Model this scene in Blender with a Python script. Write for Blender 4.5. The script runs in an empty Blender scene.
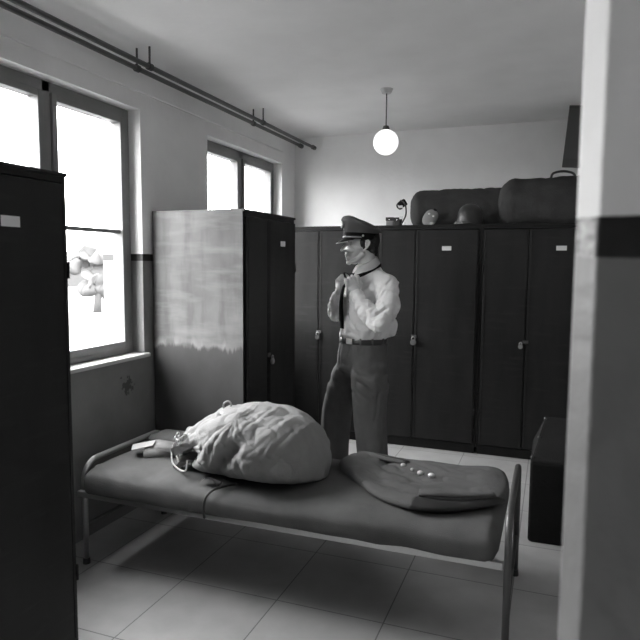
import bpy, bmesh, math, random
from mathutils import Vector, Matrix, Euler, noise
PI = math.pi
random.seed(7)
scene = bpy.context.scene
COL = scene.collection

# ------------------------------------------------------------------ camera
HC = 1.531
yaw, pitch, roll = 0.359075, 0.0912226, 0.00757738
fwd = Vector((-math.sin(yaw)*math.cos(pitch), math.cos(yaw)*math.cos(pitch), -math.sin(pitch)))
rt = Vector((math.cos(yaw), math.sin(yaw), 0)); up = rt.cross(fwd)
r2 = rt*math.cos(roll) + up*math.sin(roll); u2 = -rt*math.sin(roll) + up*math.cos(roll)
cd = bpy.data.cameras.new('camera'); cam = bpy.data.objects.new('camera', cd); COL.objects.link(cam)
m = Matrix((r2, u2, -fwd)).transposed().to_4x4(); m.translation = Vector((0, 0, HC)); cam.matrix_world = m
cd.sensor_width = 36; cd.lens = 616.92/640*36; cd.clip_start = 0.02; cd.clip_end = 300
cd.dof.use_dof = True; cd.dof.focus_distance = 4.3; cd.dof.aperture_fstop = 6.0
scene.camera = cam

# ------------------------------------------------------------------ sky, exposure
scene.view_settings.view_transform = 'Standard'; scene.view_settings.look = 'None'
scene.view_settings.gamma = 1; scene.view_settings.exposure = 0.0
w = bpy.data.worlds.new('overcast_sky'); scene.world = w; w.use_nodes = True
nt = w.node_tree; bg = nt.nodes['Background']
bg.inputs['Color'].default_value = (1, 1, 1, 1)
SKY = 28.0
# overcast sky: brightest overhead, a little dimmer at the horizon
tc = nt.nodes.new('ShaderNodeTexCoord'); sx = nt.nodes.new('ShaderNodeSeparateXYZ'); mr = nt.nodes.new('ShaderNodeMapRange')
nt.links.new(tc.outputs['Generated'], sx.inputs[0]); nt.links.new(sx.outputs['Z'], mr.inputs[0])
mr.inputs[1].default_value = 0.0; mr.inputs[2].default_value = 0.8; mr.inputs[3].default_value = SKY*0.75; mr.inputs[4].default_value = SKY*1.3
nt.links.new(mr.outputs[0], bg.inputs['Strength'])
XL, YB, ZC, YF, XR = -2.375, 5.6, 2.73, -2.4, 1.35     # room limits
XG = -2.495                                           # window plane
WIN = [(1.88, 3.2), (3.98, 5.3), (-0.22, 1.1)]       # window openings along the left wall (y range); last one unseen, added for light
WZ0, WZ1 = 0.955, 2.45
for a, b in WIN:
    ld = bpy.data.lights.new('window_portal', 'AREA'); ld.shape = 'RECTANGLE'; ld.size = WZ1-WZ0; ld.size_y = b-a; ld.energy = 1
    ld.cycles.is_portal = True
    lo = bpy.data.objects.new('window_portal', ld); COL.objects.link(lo)
    lo.location = (XL-0.27, (a+b)/2, (WZ0+WZ1)/2); lo.rotation_euler = (0, -PI/2, 0)

# ------------------------------------------------------------------ materials
MATS = {}
def mat(name, g, rough=0.6, metal=0.0, bump=0.0, bscale=40, var=0.0, vscale=6, spec=0.5, emit=0, stretch=None, coat=0):
    if name in MATS: return MATS[name]
    mt = bpy.data.materials.new(name); mt.use_nodes = True; n = mt.node_tree.nodes; l = mt.node_tree.links
    p = n['Principled BSDF']; p.inputs['Base Color'].default_value = (g, g, g, 1)
    p.inputs['Roughness'].default_value = rough; p.inputs['Metallic'].default_value = metal
    p.inputs['Specular IOR Level'].default_value = spec; p.inputs['Coat Weight'].default_value = coat
    t = n.new('ShaderNodeTexCoord'); mp = n.new('ShaderNodeMapping'); l.new(t.outputs['Object'], mp.inputs[0])
    if stretch: mp.inputs['Scale'].default_value = stretch
    if var:
        z = n.new('ShaderNodeTexNoise'); z.inputs['Scale'].default_value = vscale; z.inputs['Detail'].default_value = 6
        l.new(mp.outputs[0], z.inputs['Vector'])
        r = n.new('ShaderNodeMapRange'); r.inputs[1].default_value = .3; r.inputs[2].default_value = .7
        r.inputs[3].default_value = g*(1-var); r.inputs[4].default_value = g*(1+var)
        l.new(z.outputs['Fac'], r.inputs[0]); l.new(r.outputs[0], p.inputs['Base Color'])
    if bump:
        z = n.new('ShaderNodeTexNoise'); z.inputs['Scale'].default_value = bscale; z.inputs['Detail'].default_value = 5
        l.new(mp.outputs[0], z.inputs['Vector'])
        b = n.new('ShaderNodeBump'); b.inputs['Strength'].default_value = bump; b.inputs['Distance'].default_value = 0.01
        l.new(z.outputs['Fac'], b.inputs['Height']); l.new(b.outputs[0], p.inputs['Normal'])
    if emit:
        p.inputs['Emission Color'].default_value = (1, 1, 1, 1); p.inputs['Emission Strength'].default_value = emit
    MATS[name] = mt; return mt

def ramp_between(n, l, src, v0, v1):
    r = n.new('ShaderNodeMapRange'); r.inputs[1].default_value = v0; r.inputs[2].default_value = v1; l.new(src, r.inputs[0]); return r.outputs[0]
def mixval(n, l, fac, a, b):
    r = n.new('ShaderNodeMix'); r.data_type = 'FLOAT'
    if hasattr(fac, 'default_value') or not isinstance(fac, (int, float)): l.new(fac, r.inputs[0])
    for i, v in ((2, a), (3, b)):
        if isinstance(v, (int, float)): r.inputs[i].default_value = v
        else: l.new(v, r.inputs[i])
    return r.outputs[0]

def wall_paint():
    """whitewashed plaster above a painted dark stripe, darker oil-paint dado below it"""
    mt = bpy.data.materials.new('wall_paint'); mt.use_nodes = True; n = mt.node_tree.nodes; l = mt.node_tree.links
    p = n['Principled BSDF']; g = n.new('ShaderNodeNewGeometry'); s = n.new('ShaderNodeSeparateXYZ'); l.new(g.outputs['Position'], s.inputs[0])
    z = n.new('ShaderNodeTexNoise'); z.inputs['Scale'].default_value = 3.5; z.inputs['Detail'].default_value = 8; l.new(g.outputs['Position'], z.inputs['Vector'])
    f = ramp_between(n, l, z.outputs['Fac'], .3, .7)
    upper = mixval(n, l, f, UPPER*.94, UPPER*1.03); lower = mixval(n, l, f, LOWER*.82, LOWER*1.1)
    e = n.new('ShaderNodeTexNoise'); e.inputs['Scale'].default_value = 25; l.new(g.outputs['Position'], e.inputs['Vector'])
    ze = n.new('ShaderNodeMath'); ze.operation = 'MULTIPLY_ADD'; l.new(e.outputs['Fac'], ze.inputs[0]); ze.inputs[1].default_value = .004; l.new(s.outputs['Z'], ze.inputs[2])
    a = ramp_between(n, l, ze.outputs[0], 1.5405, 1.5425); b = ramp_between(n, l, ze.outputs[0], 1.583, 1.585)
    # the stripe is worn through on the corner of the partition
    zx = n.new('ShaderNodeTexNoise'); zx.inputs['Scale'].default_value = 55; zx.inputs['Detail'].default_value = 5; l.new(g.outputs['Position'], zx.inputs['Vector'])
    wx = ramp_between(n, l, zx.outputs['Fac'], .35, .65); worn = mixval(n, l, wx, .05, .42)
    cxm = n.new('ShaderNodeMath'); cxm.operation = 'ABSOLUTE'; sb = n.new('ShaderNodeMath'); sb.operation = 'SUBTRACT'; sb.inputs[1].default_value = .028; l.new(s.outputs['X'], sb.inputs[0]); l.new(sb.outputs[0], cxm.inputs[0])
    cm = ramp_between(n, l, cxm.outputs[0], .0125, .0105); stripe = mixval(n, l, cm, 0.012, worn)
    c = mixval(n, l, a, lower, stripe); c = mixval(n, l, b, c, upper)
    # chipped plaster patch under the sill of the left wall
    cr = n.new('ShaderNodeVectorMath'); cr.operation = 'DISTANCE'; l.new(g.outputs['Position'], cr.inputs[0]); cr.inputs[1].default_value = (XL, 3.03, .80)
    z2 = n.new('ShaderNodeTexNoise'); z2.inputs['Scale'].default_value = 28; l.new(g.outputs['Position'], z2.inputs['Vector'])
    ad = n.new('ShaderNodeMath'); ad.operation = 'MULTIPLY_ADD'; l.new(z2.outputs['Fac'], ad.inputs[0]); ad.inputs[1].default_value = .16; l.new(cr.outputs['Value'], ad.inputs[2])
    chip = ramp_between(n, l, ad.outputs[0], .125, .135)
    c = mixval(n, l, chip, LOWER*.35, c)
    l.new(c, p.inputs['Base Color'])
    ro = mixval(n, l, b, .42, .85); l.new(ro, p.inputs['Roughness'])
    z3 = n.new('ShaderNodeTexNoise'); z3.inputs['Scale'].default_value = 30; z3.inputs['Detail'].default_value = 8; l.new(g.outputs['Position'], z3.inputs['Vector'])
    bp = n.new('ShaderNodeBump'); bp.inputs['Strength'].default_value = .25; bp.inputs['Distance'].default_value = .01
    l.new(z3.outputs['Fac'], bp.inputs['Height']); l.new(bp.outputs[0], p.inputs['Normal'])
    return mt
UPPER, LOWER = 0.88, 0.21
M_wall = wall_paint()
M_ceil = mat('ceiling_plaster', .86, .9, bump=.15, bscale=20, var=.04, vscale=3)

def floor_mat():
    mt = bpy.data.materials.new('floor_tiles'); mt.use_nodes = True; n = mt.node_tree.nodes; l = mt.node_tree.links
    p = n['Principled BSDF']; t = n.new('ShaderNodeTexCoord'); mp = n.new('ShaderNodeMapping'); l.new(t.outputs['Object'], mp.inputs[0])
    mp.inputs['Location'].default_value = (.12, .05, 0)
    b = n.new('ShaderNodeTexBrick'); b.offset = 0; b.inputs['Scale'].default_value = 1; b.inputs['Brick Width'].default_value = .5; b.inputs['Row Height'].default_value = .5
    b.inputs['Mortar Size'].default_value = .003; b.inputs['Color1'].default_value = (.50,)*3+(1,); b.inputs['Color2'].default_value = (.56,)*3+(1,); b.inputs['Mortar'].default_value = (.2,)*3+(1,)
    l.new(mp.outputs[0], b.inputs['Vector'])
    z = n.new('ShaderNodeTexNoise'); z.inputs['Scale'].default_value = 7; z.inputs['Detail'].default_value = 8; l.new(mp.outputs[0], z.inputs['Vector'])
    mx = n.new('ShaderNodeMix'); mx.data_type = 'RGBA'; mx.blend_type = 'MULTIPLY'; mx.inputs[0].default_value = .35
    l.new(b.outputs['Color'], mx.inputs[6]); l.new(z.outputs['Fac'], mx.inputs[7]); l.new(mx.outputs[2], p.inputs['Base Color'])
    p.inputs['Roughness'].default_value = .35
    return mt
M_floor = floor_mat()

def locker_mat(name, g, dirty):
    """dark oil paint; rubbed, dusty streaks in irregular patches"""
    mt = bpy.data.materials.new(name); mt.use_nodes = True; n = mt.node_tree.nodes; l = mt.node_tree.links
    p = n['Principled BSDF']; t = n.new('ShaderNodeTexCoord')
    mp = n.new('ShaderNodeMapping'); mp.inputs['Scale'].default_value = (5, 5, 1.1); l.new(t.outputs['Object'], mp.inputs[0])
    z = n.new('ShaderNodeTexNoise'); z.inputs['Scale'].default_value = 1.6; z.inputs['Detail'].default_value = 9; z.inputs['Roughness'].default_value = .6; l.new(mp.outputs[0], z.inputs['Vector'])
    f = ramp_between(n, l, z.outputs['Fac'], .32, .72)
    mp2 = n.new('ShaderNodeMapping'); mp2.inputs['Scale'].default_value = (3, 3, 22); mp2.inputs['Rotation'].default_value = (0.1, .12, 0); l.new(t.outputs['Object'], mp2.inputs[0])
    z2 = n.new('ShaderNodeTexNoise'); z2.inputs['Scale'].default_value = 1.5; z2.inputs['Detail'].default_value = 6; l.new(mp2.outputs[0], z2.inputs['Vector'])
    f2 = ramp_between(n, l, z2.outputs['Fac'], .56, .8)
    c = mixval(n, l, f, g*(1-dirty), g*(1+dirty)); c = mixval(n, l, f2, c, g*(1+dirty*1.6))
    l.new(c, p.inputs['Base Color'])
    p.inputs['Specular IOR Level'].default_value = .22
    r = mixval(n, l, f, .42, .6); l.new(r, p.inputs['Roughness'])
    z3 = n.new('ShaderNodeTexNoise'); z3.inputs['Scale'].default_value = 2.2; z3.inputs['Detail'].default_value = 3; l.new(t.outputs['Object'], z3.inputs['Vector'])
    bp = n.new('ShaderNodeBump'); bp.inputs['Strength'].default_value = .5; bp.inputs['Distance'].default_value = .012
    l.new(z3.outputs['Fac'], bp.inputs['Height']); l.new(bp.outputs[0], p.inputs['Normal'])
    return mt
M_lock = locker_mat('locker_paint', .020, .25)
def scuffed_side():
    """pale dusty wash with smears and drips on the upper part, bare darker paint below"""
    mt = bpy.data.materials.new('scuffed_locker_paint'); mt.use_nodes = True; n = mt.node_tree.nodes; l = mt.node_tree.links
    p = n['Principled BSDF']; t = n.new('ShaderNodeTexCoord'); s = n.new('ShaderNodeSeparateXYZ'); l.new(t.outputs['Object'], s.inputs[0])
    def nz(scale, sc, det=7, rot=(0, 0, 0)):
        mp = n.new('ShaderNodeMapping'); mp.inputs['Scale'].default_value = sc; mp.inputs['Rotation'].default_value = rot; l.new(t.outputs['Object'], mp.inputs[0])
        z = n.new('ShaderNodeTexNoise'); z.inputs['Scale'].default_value = scale; z.inputs['Detail'].default_value = det; l.new(mp.outputs[0], z.inputs['Vector']); return z.outputs['Fac']
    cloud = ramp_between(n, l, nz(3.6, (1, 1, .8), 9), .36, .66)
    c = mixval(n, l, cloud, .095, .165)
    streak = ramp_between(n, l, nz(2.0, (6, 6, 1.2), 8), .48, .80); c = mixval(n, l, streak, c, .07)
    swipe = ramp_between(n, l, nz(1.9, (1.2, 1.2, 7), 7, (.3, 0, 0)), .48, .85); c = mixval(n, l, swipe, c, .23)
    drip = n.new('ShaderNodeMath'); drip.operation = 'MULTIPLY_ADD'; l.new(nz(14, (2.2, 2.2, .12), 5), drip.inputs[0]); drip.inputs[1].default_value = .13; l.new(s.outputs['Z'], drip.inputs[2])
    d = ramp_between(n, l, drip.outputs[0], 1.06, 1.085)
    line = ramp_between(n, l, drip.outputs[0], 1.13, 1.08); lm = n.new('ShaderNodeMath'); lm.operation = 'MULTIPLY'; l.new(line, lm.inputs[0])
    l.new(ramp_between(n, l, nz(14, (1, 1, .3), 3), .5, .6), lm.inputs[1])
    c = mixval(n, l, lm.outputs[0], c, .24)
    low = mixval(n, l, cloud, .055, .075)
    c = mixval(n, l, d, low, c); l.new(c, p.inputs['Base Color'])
    p.inputs['Roughness'].default_value = .5; p.inputs['Specular IOR Level'].default_value = .35
    z3 = nz(2.0, (1, 1, 1), 3); bp = n.new('ShaderNodeBump'); bp.inputs['Strength'].default_value = .5; bp.inputs['Distance'].default_value = .012; l.new(z3, bp.inputs['Height']); l.new(bp.outputs[0], p.inputs['Normal'])
    return mt
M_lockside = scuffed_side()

M_glass = bpy.data.materials.new('window_glass'); M_glass.use_nodes = True
_n = M_glass.node_tree.nodes; _l = M_glass.node_tree.links; _n.clear()
_o = _n.new('ShaderNodeOutputMaterial'); _t = _n.new('ShaderNodeBsdfTransparent'); _t.inputs[0].default_value = (.95, .95, .95, 1)
_g = _n.new('ShaderNodeBsdfGlossy'); _g.inputs['Roughness'].default_value = .02; _w = _n.new('ShaderNodeLayerWeight'); _w.inputs[0].default_value = .5; _p = _n.new('ShaderNodeMath'); _p.operation = 'POWER'; _p.inputs[1].default_value = 5; _l.new(_w.outputs['Facing'], _p.inputs[0])
_f = _n.new('ShaderNodeMath'); _f.operation = 'MULTIPLY_ADD'; _l.new(_p.outputs[0], _f.inputs[0]); _f.inputs[1].default_value = .6; _f.inputs[2].default_value = .03
_x = _n.new('ShaderNodeMixShader'); _l.new(_f.outputs[0], _x.inputs[0]); _l.new(_t.outputs[0], _x.inputs[1]); _l.new(_g.outputs[0], _x.inputs[2]); _l.new(_x.outputs[0], _o.inputs[0])

M_frame = mat('window_paint', .2, .45, bump=.1, var=.1)
M_sill = mat('sill_paint', .55, .4, var=.06)
M_card = mat('card_paper', .75, .8)
M_steel = mat('steel', .55, .3, metal=.9)
M_dsteel = mat('dark_steel', .12, .45, metal=.6)
M_pipe = mat('pipe_paint', .05, .5)
M_globe = mat('opal_glass', .8, .2, emit=1.1)
M_blanket = mat('blanket_wool', .11, .95, bump=.3, bscale=260, var=.12, vscale=9, spec=.15)
M_canvas = mat('canvas', .27, .9, bump=.5, bscale=140, var=.15, vscale=7, spec=.2)
M_bag = mat('bag_canvas', .28, .9, bump=.4, bscale=160, var=.1, vscale=9, spec=.2)
M_canvas_d = mat('dark_canvas', .05, .85, bump=.5, bscale=120, var=.2, vscale=7, spec=.25)
M_jacket = mat('uniform_wool', .115, .9, bump=.5, bscale=220, var=.1, vscale=12, spec=.2)
M_lining = mat('jacket_lining', .02, .6)
M_rope = mat('rope', .5, .85, bump=.8, bscale=300)
M_brass = mat('polished_brass', .8, .22, metal=1)
M_gilt = mat('gilt_metal', .72, .38, metal=.35)
M_leather = mat('dark_leather', .03, .35)
M_skin = mat('skin', .58, .5, bump=.05, bscale=200, var=.03)
M_hair = mat('hair', .012, .45, bump=.6, bscale=120, stretch=(1, 1, .2))
M_shirt = mat('shirt_cotton', .78, .85, bump=.25, bscale=60, spec=.2)
M_trous = mat('trouser_wool', .125, .9, bump=.4, bscale=260, var=.08, vscale=14, spec=.2)
M_cap = mat('cap_wool', .09, .85, bump=.3, bscale=260, spec=.2)
M_black = mat('black_cloth', .008, .75, spec=.12)
M_helm = mat('helmet_paint', .035, .38)
M_eye = mat('eye_white', .6, .2)
M_pale = mat('pale_paper', .36, .7)
M_trunk = mat('trunk_fibre', .006, .7, spec=.15, bump=.4, bscale=50, var=.3)
M_board = mat('board_paint', .05, .6, var=.1)

# ------------------------------------------------------------------ mesh helpers
def world_off(p):
    v = Vector((0, 0, 0))
    while p: v += Vector(p.location); p = p.parent
    return v
def obj(name, bm, mt, parent=None, world=False, smooth=False, kind=None):
    me = bpy.data.meshes.new(name)
    if isinstance(bm, bpy.types.Mesh): me = bm
    else:
        bmesh.ops.recalc_face_normals(bm, faces=bm.faces); bm.to_mesh(me); bm.free()
    if world and parent: me.transform(Matrix.Translation(-world_off(parent)))
    if smooth:
        for p in me.polygons: p.use_smooth = True
    me.materials.clear(); me.materials.append(mt)
    o = bpy.data.objects.new(name, me); COL.objects.link(o)
    if parent: o.parent = parent
    if kind: o['kind'] = kind
    return o
def tag(o, label=None, cat=None, group=None, kind=None):
    if label: o['label'] = label
    if cat: o['category'] = cat
    if group: o['group'] = group
    if kind: o['kind'] = kind
    return o
def thing(name, label, cat, loc=(0, 0, 0), rz=0, group=None):
    o = bpy.data.objects.new(name, None); COL.objects.link(o); o.empty_display_size = .1
    o.location = loc; o.rotation_euler = (0, 0, rz); return tag(o, label, cat, group)
def struct(name, bm, mt, parent=None, smooth=False):
    return obj(name, bm, mt, parent, kind=None if parent else 'structure', smooth=smooth)
def BM(): return bmesh.new()
def box(bm, lo, hi, bev=0, seg=2, M=None):
    t = bmesh.new(); bmesh.ops.create_cube(t, size=1)
    lo = Vector(lo); hi = Vector(hi); c = (lo+hi)/2; s = hi-lo
    for v in t.verts: v.co = Vector((v.co.x*s.x, v.co.y*s.y, v.co.z*s.z)) + c
    if bev: bmesh.ops.bevel(t, geom=t.edges[:], offset=bev, segments=seg, profile=.5, affect='EDGES')
    merge(bm, t, M); return bm
def merge(bm, t, M=None):
    if M is not None: bmesh.ops.transform(t, matrix=M, verts=t.verts)
    me = bpy.data.meshes.new('tmp'); t.to_mesh(me); t.free(); bm.from_mesh(me); bpy.data.meshes.remove(me)
def ell(bm, c, r, M=None, sub=3):
    t = bmesh.new(); bmesh.ops.create_icosphere(t, subdivisions=sub, radius=1)
    if isinstance(r, (int, float)): r = (r, r, r)
    X = Matrix.Translation(c) @ (M.to_4x4() if M is not None else Matrix.Identity(4)) @ Matrix.Diagonal((r[0], r[1], r[2], 1))
    merge(bm, t, X); return bm
def cone(bm, a, b, ra, rb, seg=20):
    a = Vector(a); b = Vector(b); d = b-a; L = d.length
    if L < 1e-6: return bm
    t = bmesh.new(); bmesh.ops.create_cone(t, cap_ends=True, segments=seg, radius1=ra, radius2=rb, depth=L)
    merge(bm, t, Matrix.Translation((a+b)/2) @ d.to_track_quat('Z', 'Y').to_matrix().to_4x4()); return bm
def chain(bm, pts, rad, sub=3):
    for i, p in enumerate(pts):
        ell(bm, p, rad[i], sub=sub)
        if i: cone(bm, pts[i-1], p, rad[i-1], rad[i], 24)
    return bm
def catmull(pts, n=8, closed=False):
    P = [Vector(p) for p in pts]; out = []; N = len(P); rng = N if closed else N-1
    for i in range(rng):
        g = (lambda k: P[k % N]) if closed else (lambda k: P[max(0, min(N-1, k))])
        a, b, c, d = g(i-1), g(i), g(i+1), g(i+2)
        for k in range(n):
            t = k/n
            out.append(.5*((2*b)+(c-a)*t+(2*a-5*b+4*c-d)*t*t+(3*b-a-3*c+d)*t**3))
    if not closed: out.append(P[-1])
    return out
def tube(bm, pts, r, seg=10, closed=False, smooth_n=0, flat=1.0, flatdir=None):
    if smooth_n: pts = catmull(pts, smooth_n, closed)
    pts = [Vector(p) for p in pts]; N = len(pts); rings = []; u = None
    for i in range(N):
        if closed: d = (pts[(i+1) % N]-pts[i-1]).normalized()
        else: d = (pts[min(N-1, i+1)]-pts[max(0, i-1)]).normalized()
        if flatdir is not None: u = (Vector(flatdir)-d*Vector(flatdir).dot(d)).normalized()
        elif u is None: u = d.orthogonal().normalized()
        else: u = (u-d*u.dot(d)).normalized()
        v = d.cross(u); rr = r(i/(N-1)) if callable(r) else r
        rings.append([bm.verts.new(pts[i]+(u*math.cos(a)*flat+v*math.sin(a))*rr) for a in [2*PI*k/seg for k in range(seg)]])
    for i in range(N if closed else N-1):
        A, B = rings[i], rings[(i+1) % N]
        for k in range(seg): bm.faces.new((A[k], A[(k+1) % seg], B[(k+1) % seg], B[k]))
    if not closed: bm.faces.new(rings[0]); bm.faces.new(rings[-1])
    return bm
def loft(bm, rings, cap=True, closed_u=True):
    R = [[bm.verts.new(p) for p in r] for r in rings]; n = len(R[0])
    for A, B in zip(R, R[1:]):
        for k in range(n if closed_u else n-1): bm.faces.new((A[k], A[(k+1) % n], B[(k+1) % n], B[k]))
    if cap: bm.faces.new(R[0]); bm.faces.new(R[-1])
    return R
def prism(bm, poly, z0, z1):
    return loft(bm, [[(x, y, z0) for x, y in poly], [(x, y, z1) for x, y in poly]])
def remesh(bm, vox, smooth=4, factor=.5):
    me = bpy.data.meshes.new('t'); bmesh.ops.recalc_face_normals(bm, faces=bm.faces); bm.to_mesh(me); bm.free()
    o = bpy.data.objects.new('t', me); COL.objects.link(o)
    r = o.modifiers.new('r', 'REMESH'); r.mode = 'VOXEL'; r.voxel_size = vox; r.adaptivity = 0
    if smooth:
        s = o.modifiers.new('s', 'SMOOTH'); s.iterations = smooth; s.factor = factor
    dg = bpy.context.evaluated_depsgraph_get(); dg.update()
    out = bpy.data.meshes.new_from_object(o.evaluated_get(dg), depsgraph=dg)
    bpy.data.objects.remove(o); bpy.data.meshes.remove(me); return out
def subdivide_mesh(bm, lv=1):
    me = bpy.data.meshes.new('t'); bmesh.ops.recalc_face_normals(bm, faces=bm.faces); bm.to_mesh(me); bm.free()
    o = bpy.data.objects.new('t', me); COL.objects.link(o)
    s = o.modifiers.new('s', 'SUBSURF'); s.levels = lv; s.render_levels = lv
    dg = bpy.context.evaluated_depsgraph_get(); dg.update()
    out = bpy.data.meshes.new_from_object(o.evaluated_get(dg), depsgraph=dg)
    bpy.data.objects.remove(o); bpy.data.meshes.remove(me); return out
def displace(me, fn):
    me.update(); N = [v.normal.copy() for v in me.vertices]
    for v, n in zip(me.vertices, N): v.co = v.co + fn(v.co, n)
    me.update(); return me
def ridge(p, s=1.0):                       # creased cloth noise 0..1, sharp crests
    a = abs(noise.noise(Vector(p)*s)); return 1-min(1, a*2.2)
def valley(p, s=1.0):                      # 0 in sharp creases, 1 on the puffed cloth between
    return min(1, abs(noise.noise(Vector(p)*s))*3.2)**.75
def ns(p, s=1.0): return noise.noise(Vector(p)*s)
def copy_tree(o, parent=None):
    c = o.copy(); COL.objects.link(c)
    if parent: c.parent = parent
    for ch in list(o.children): copy_tree(ch, c)
    return c

# ================================================================== THE ROOM
b = BM(); box(b, (XL-.35, YF-.2, -.15), (XR+.2, YB+.2, 0)); struct('floor', b, M_floor)
b = BM(); box(b, (XL-.35, YF-.2, ZC), (XR+.2, YB+.2, ZC+.15)); struct('ceiling', b, M_ceil)
def wall_with_holes(name):
    b = BM(); x0, x1 = XL-.30, XL; ys = sorted(WIN)
    e = [YF-.2]
    for a, c in ys: e += [a, c]
    e.append(YB+.2)
    for i in range(0, len(e), 2): box(b, (x0, e[i], 0), (x1, e[i+1], ZC))
    for a, c in ys:
        box(b, (x0, a, 0), (x1, c, WZ0)); box(b, (x0, a, WZ1), (x1, c, ZC))
    return struct(name, b, M_wall)
wall_with_holes('wall_left')
b = BM(); box(b, (XL, YB, 0), (XR, YB+.2, ZC)); struct('wall_back', b, M_wall)
b = BM(); box(b, (XR, YF-.2, 0), (XR+.2, YB+.2, ZC)); struct('wall_right', b, M_wall)
b = BM(); box(b, (XL, YF-.2, 0), (XR, YF, ZC)); struct('wall_front', b, M_wall)
# the partition end right beside the camera: soft rounded corner turned to the windows
poly = [(XR, .70), (.0440, .70), (.0412, .7012), (.0395, .703), (.0228, .7195), (.0218, .7225), (.0222, .732), (.0266, .86), (XR, .86)]
b = BM(); prism(b, poly, 0, ZC); struct('wall_partition', b, M_wall, smooth=False)

# windows
def window(idx, y0, y1):
    yc = (y0+y1)/2
    fr = BM(); F = .055; xa, xb = XG-.04, XG+.035
    box(fr, (xa, y0, WZ0), (xb, y0+F, WZ1), .004); box(fr, (xa, y1-F, WZ0), (xb, y1, WZ1), .004)
    box(fr, (xa, y0+F, WZ1-F), (xb, y1-F, WZ1), .004); box(fr, (xa, y0+F, WZ0), (xb, y1-F, WZ0+F*.8), .004)
    box(fr, (xa, yc-.028, WZ0), (xb, yc+.028, WZ1), .004)
    root = struct('window_%d' % idx, fr, M_frame)
    for a, c in ((y0+F, yc-.028), (yc+.028, y1-F)):
        s = BM(); S = .036; za, zb = WZ0+F*.8, WZ1-F; xs0, xs1 = XG-.025, XG+.048
        box(s, (xs0, a+.002, za), (xs1, a+S, zb), .004); box(s, (xs0, c-S, za), (xs1, c-.002, zb), .004)
        box(s, (xs0, a+S, zb-S), (xs1, c-S, zb), .004); box(s, (xs0, a+S, za), (xs1, c-S, za+S+.01), .004)
        box(s, (xs0+.01, a+S, 1.703), (xs1-.015, c-S, 1.725), .003)
        so = obj('sash', s, M_frame, root)
        g = BM(); box(g, (XG-.002, a+S, za+S), (XG+.002, c-S, 1.703)); box(g, (XG-.002, a+S, 1.725), (XG+.002, c-S, zb-S)); obj('glass_pane', g, M_glass, so)
        if c < yc:
            h = BM(); tube(h, [(xs1, c-.02, 1.62), (xs1+.03, c-.02, 1.62), (xs1+.035, c-.02, 1.52)], .007, 8); obj('latch_handle', h, M_steel, so, smooth=True)
    sl = BM(); box(sl, (XG+.035, y0-.02, WZ0-.012), (XL+.035, y1+.02, WZ0+.012), .006); obj('window_sill', sl, M_sill, root)
window(1, *WIN[0]); window(2, *WIN[1]); window(3, *WIN[2])  # third window is out of view, added to throw light on the partition corner
# raised plaster line / conduit above the windows
b = BM(); tube(b, [(XL+.006, 1.2, 2.55), (XL+.006, 5.3, 2.55)], .006, 8); struct('trim_1', b, M_wall, smooth=True)

# ================================================================== OUTSIDE
b = BM(); box(b, (-80, -40, -1.2), (XL-.4, 80, -1.0)); struct('ground', b, mat('yard_gravel', .07, .9, var=.2, vscale=.3))
def outside_tree(x, y, h, label):
    r = thing('tree', label, 'tree', (x, y, -1.0))
    b = BM(); tube(b, [(0, 0, 0), (.1, 0, h*.3), (.0, .1, h*.6)], lambda t: .22-.14*t, 10); obj('trunk', b, mat('bark', .05, .9), r, smooth=True)
    c = BM()
    for k in range(34):
        a = random.random()*2*PI; q = random.random()*h*.3
        ell(c, (q*math.cos(a), q*math.sin(a), h*(.30+.55*random.random())), h*(.07+.05*random.random()), sub=3)
    for v in c.verts: v.co += Vector((ns(v.co, 1.5), ns(v.co+Vector((5, 0, 0)), 1.5), ns(v.co+Vector((0, 7, 0)), 1.5)))*.35
    obj('crown', c, mat('tree_leaves', .062, .9, bump=1, bscale=3), r, smooth=True)
outside_tree(-21.5, 25.2, 3.7, 'pale hazy tree seen through the lower pane of the left window')
hb = thing('building', 'pale low building faintly seen through the lower left window pane', 'building', (-46, 55, -1))
b = BM(); box(b, (-6, -16, 0), (0, 8, 2.2)); obj('wall', b, mat('render_coat', .036, .9), hb)
b = BM(); prism(b, [(-.3, 0), (.3, 0)], 0, 0) if False else None
b = loft_b = BM(); loft(b, [[(-6.4, y, 2.2), (.4, y, 2.2), (-3, y, 3.6)] for y in (-16.3, 8.3)]); obj('roof', b, mat('roof_tile', .03, .9), hb)

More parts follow.
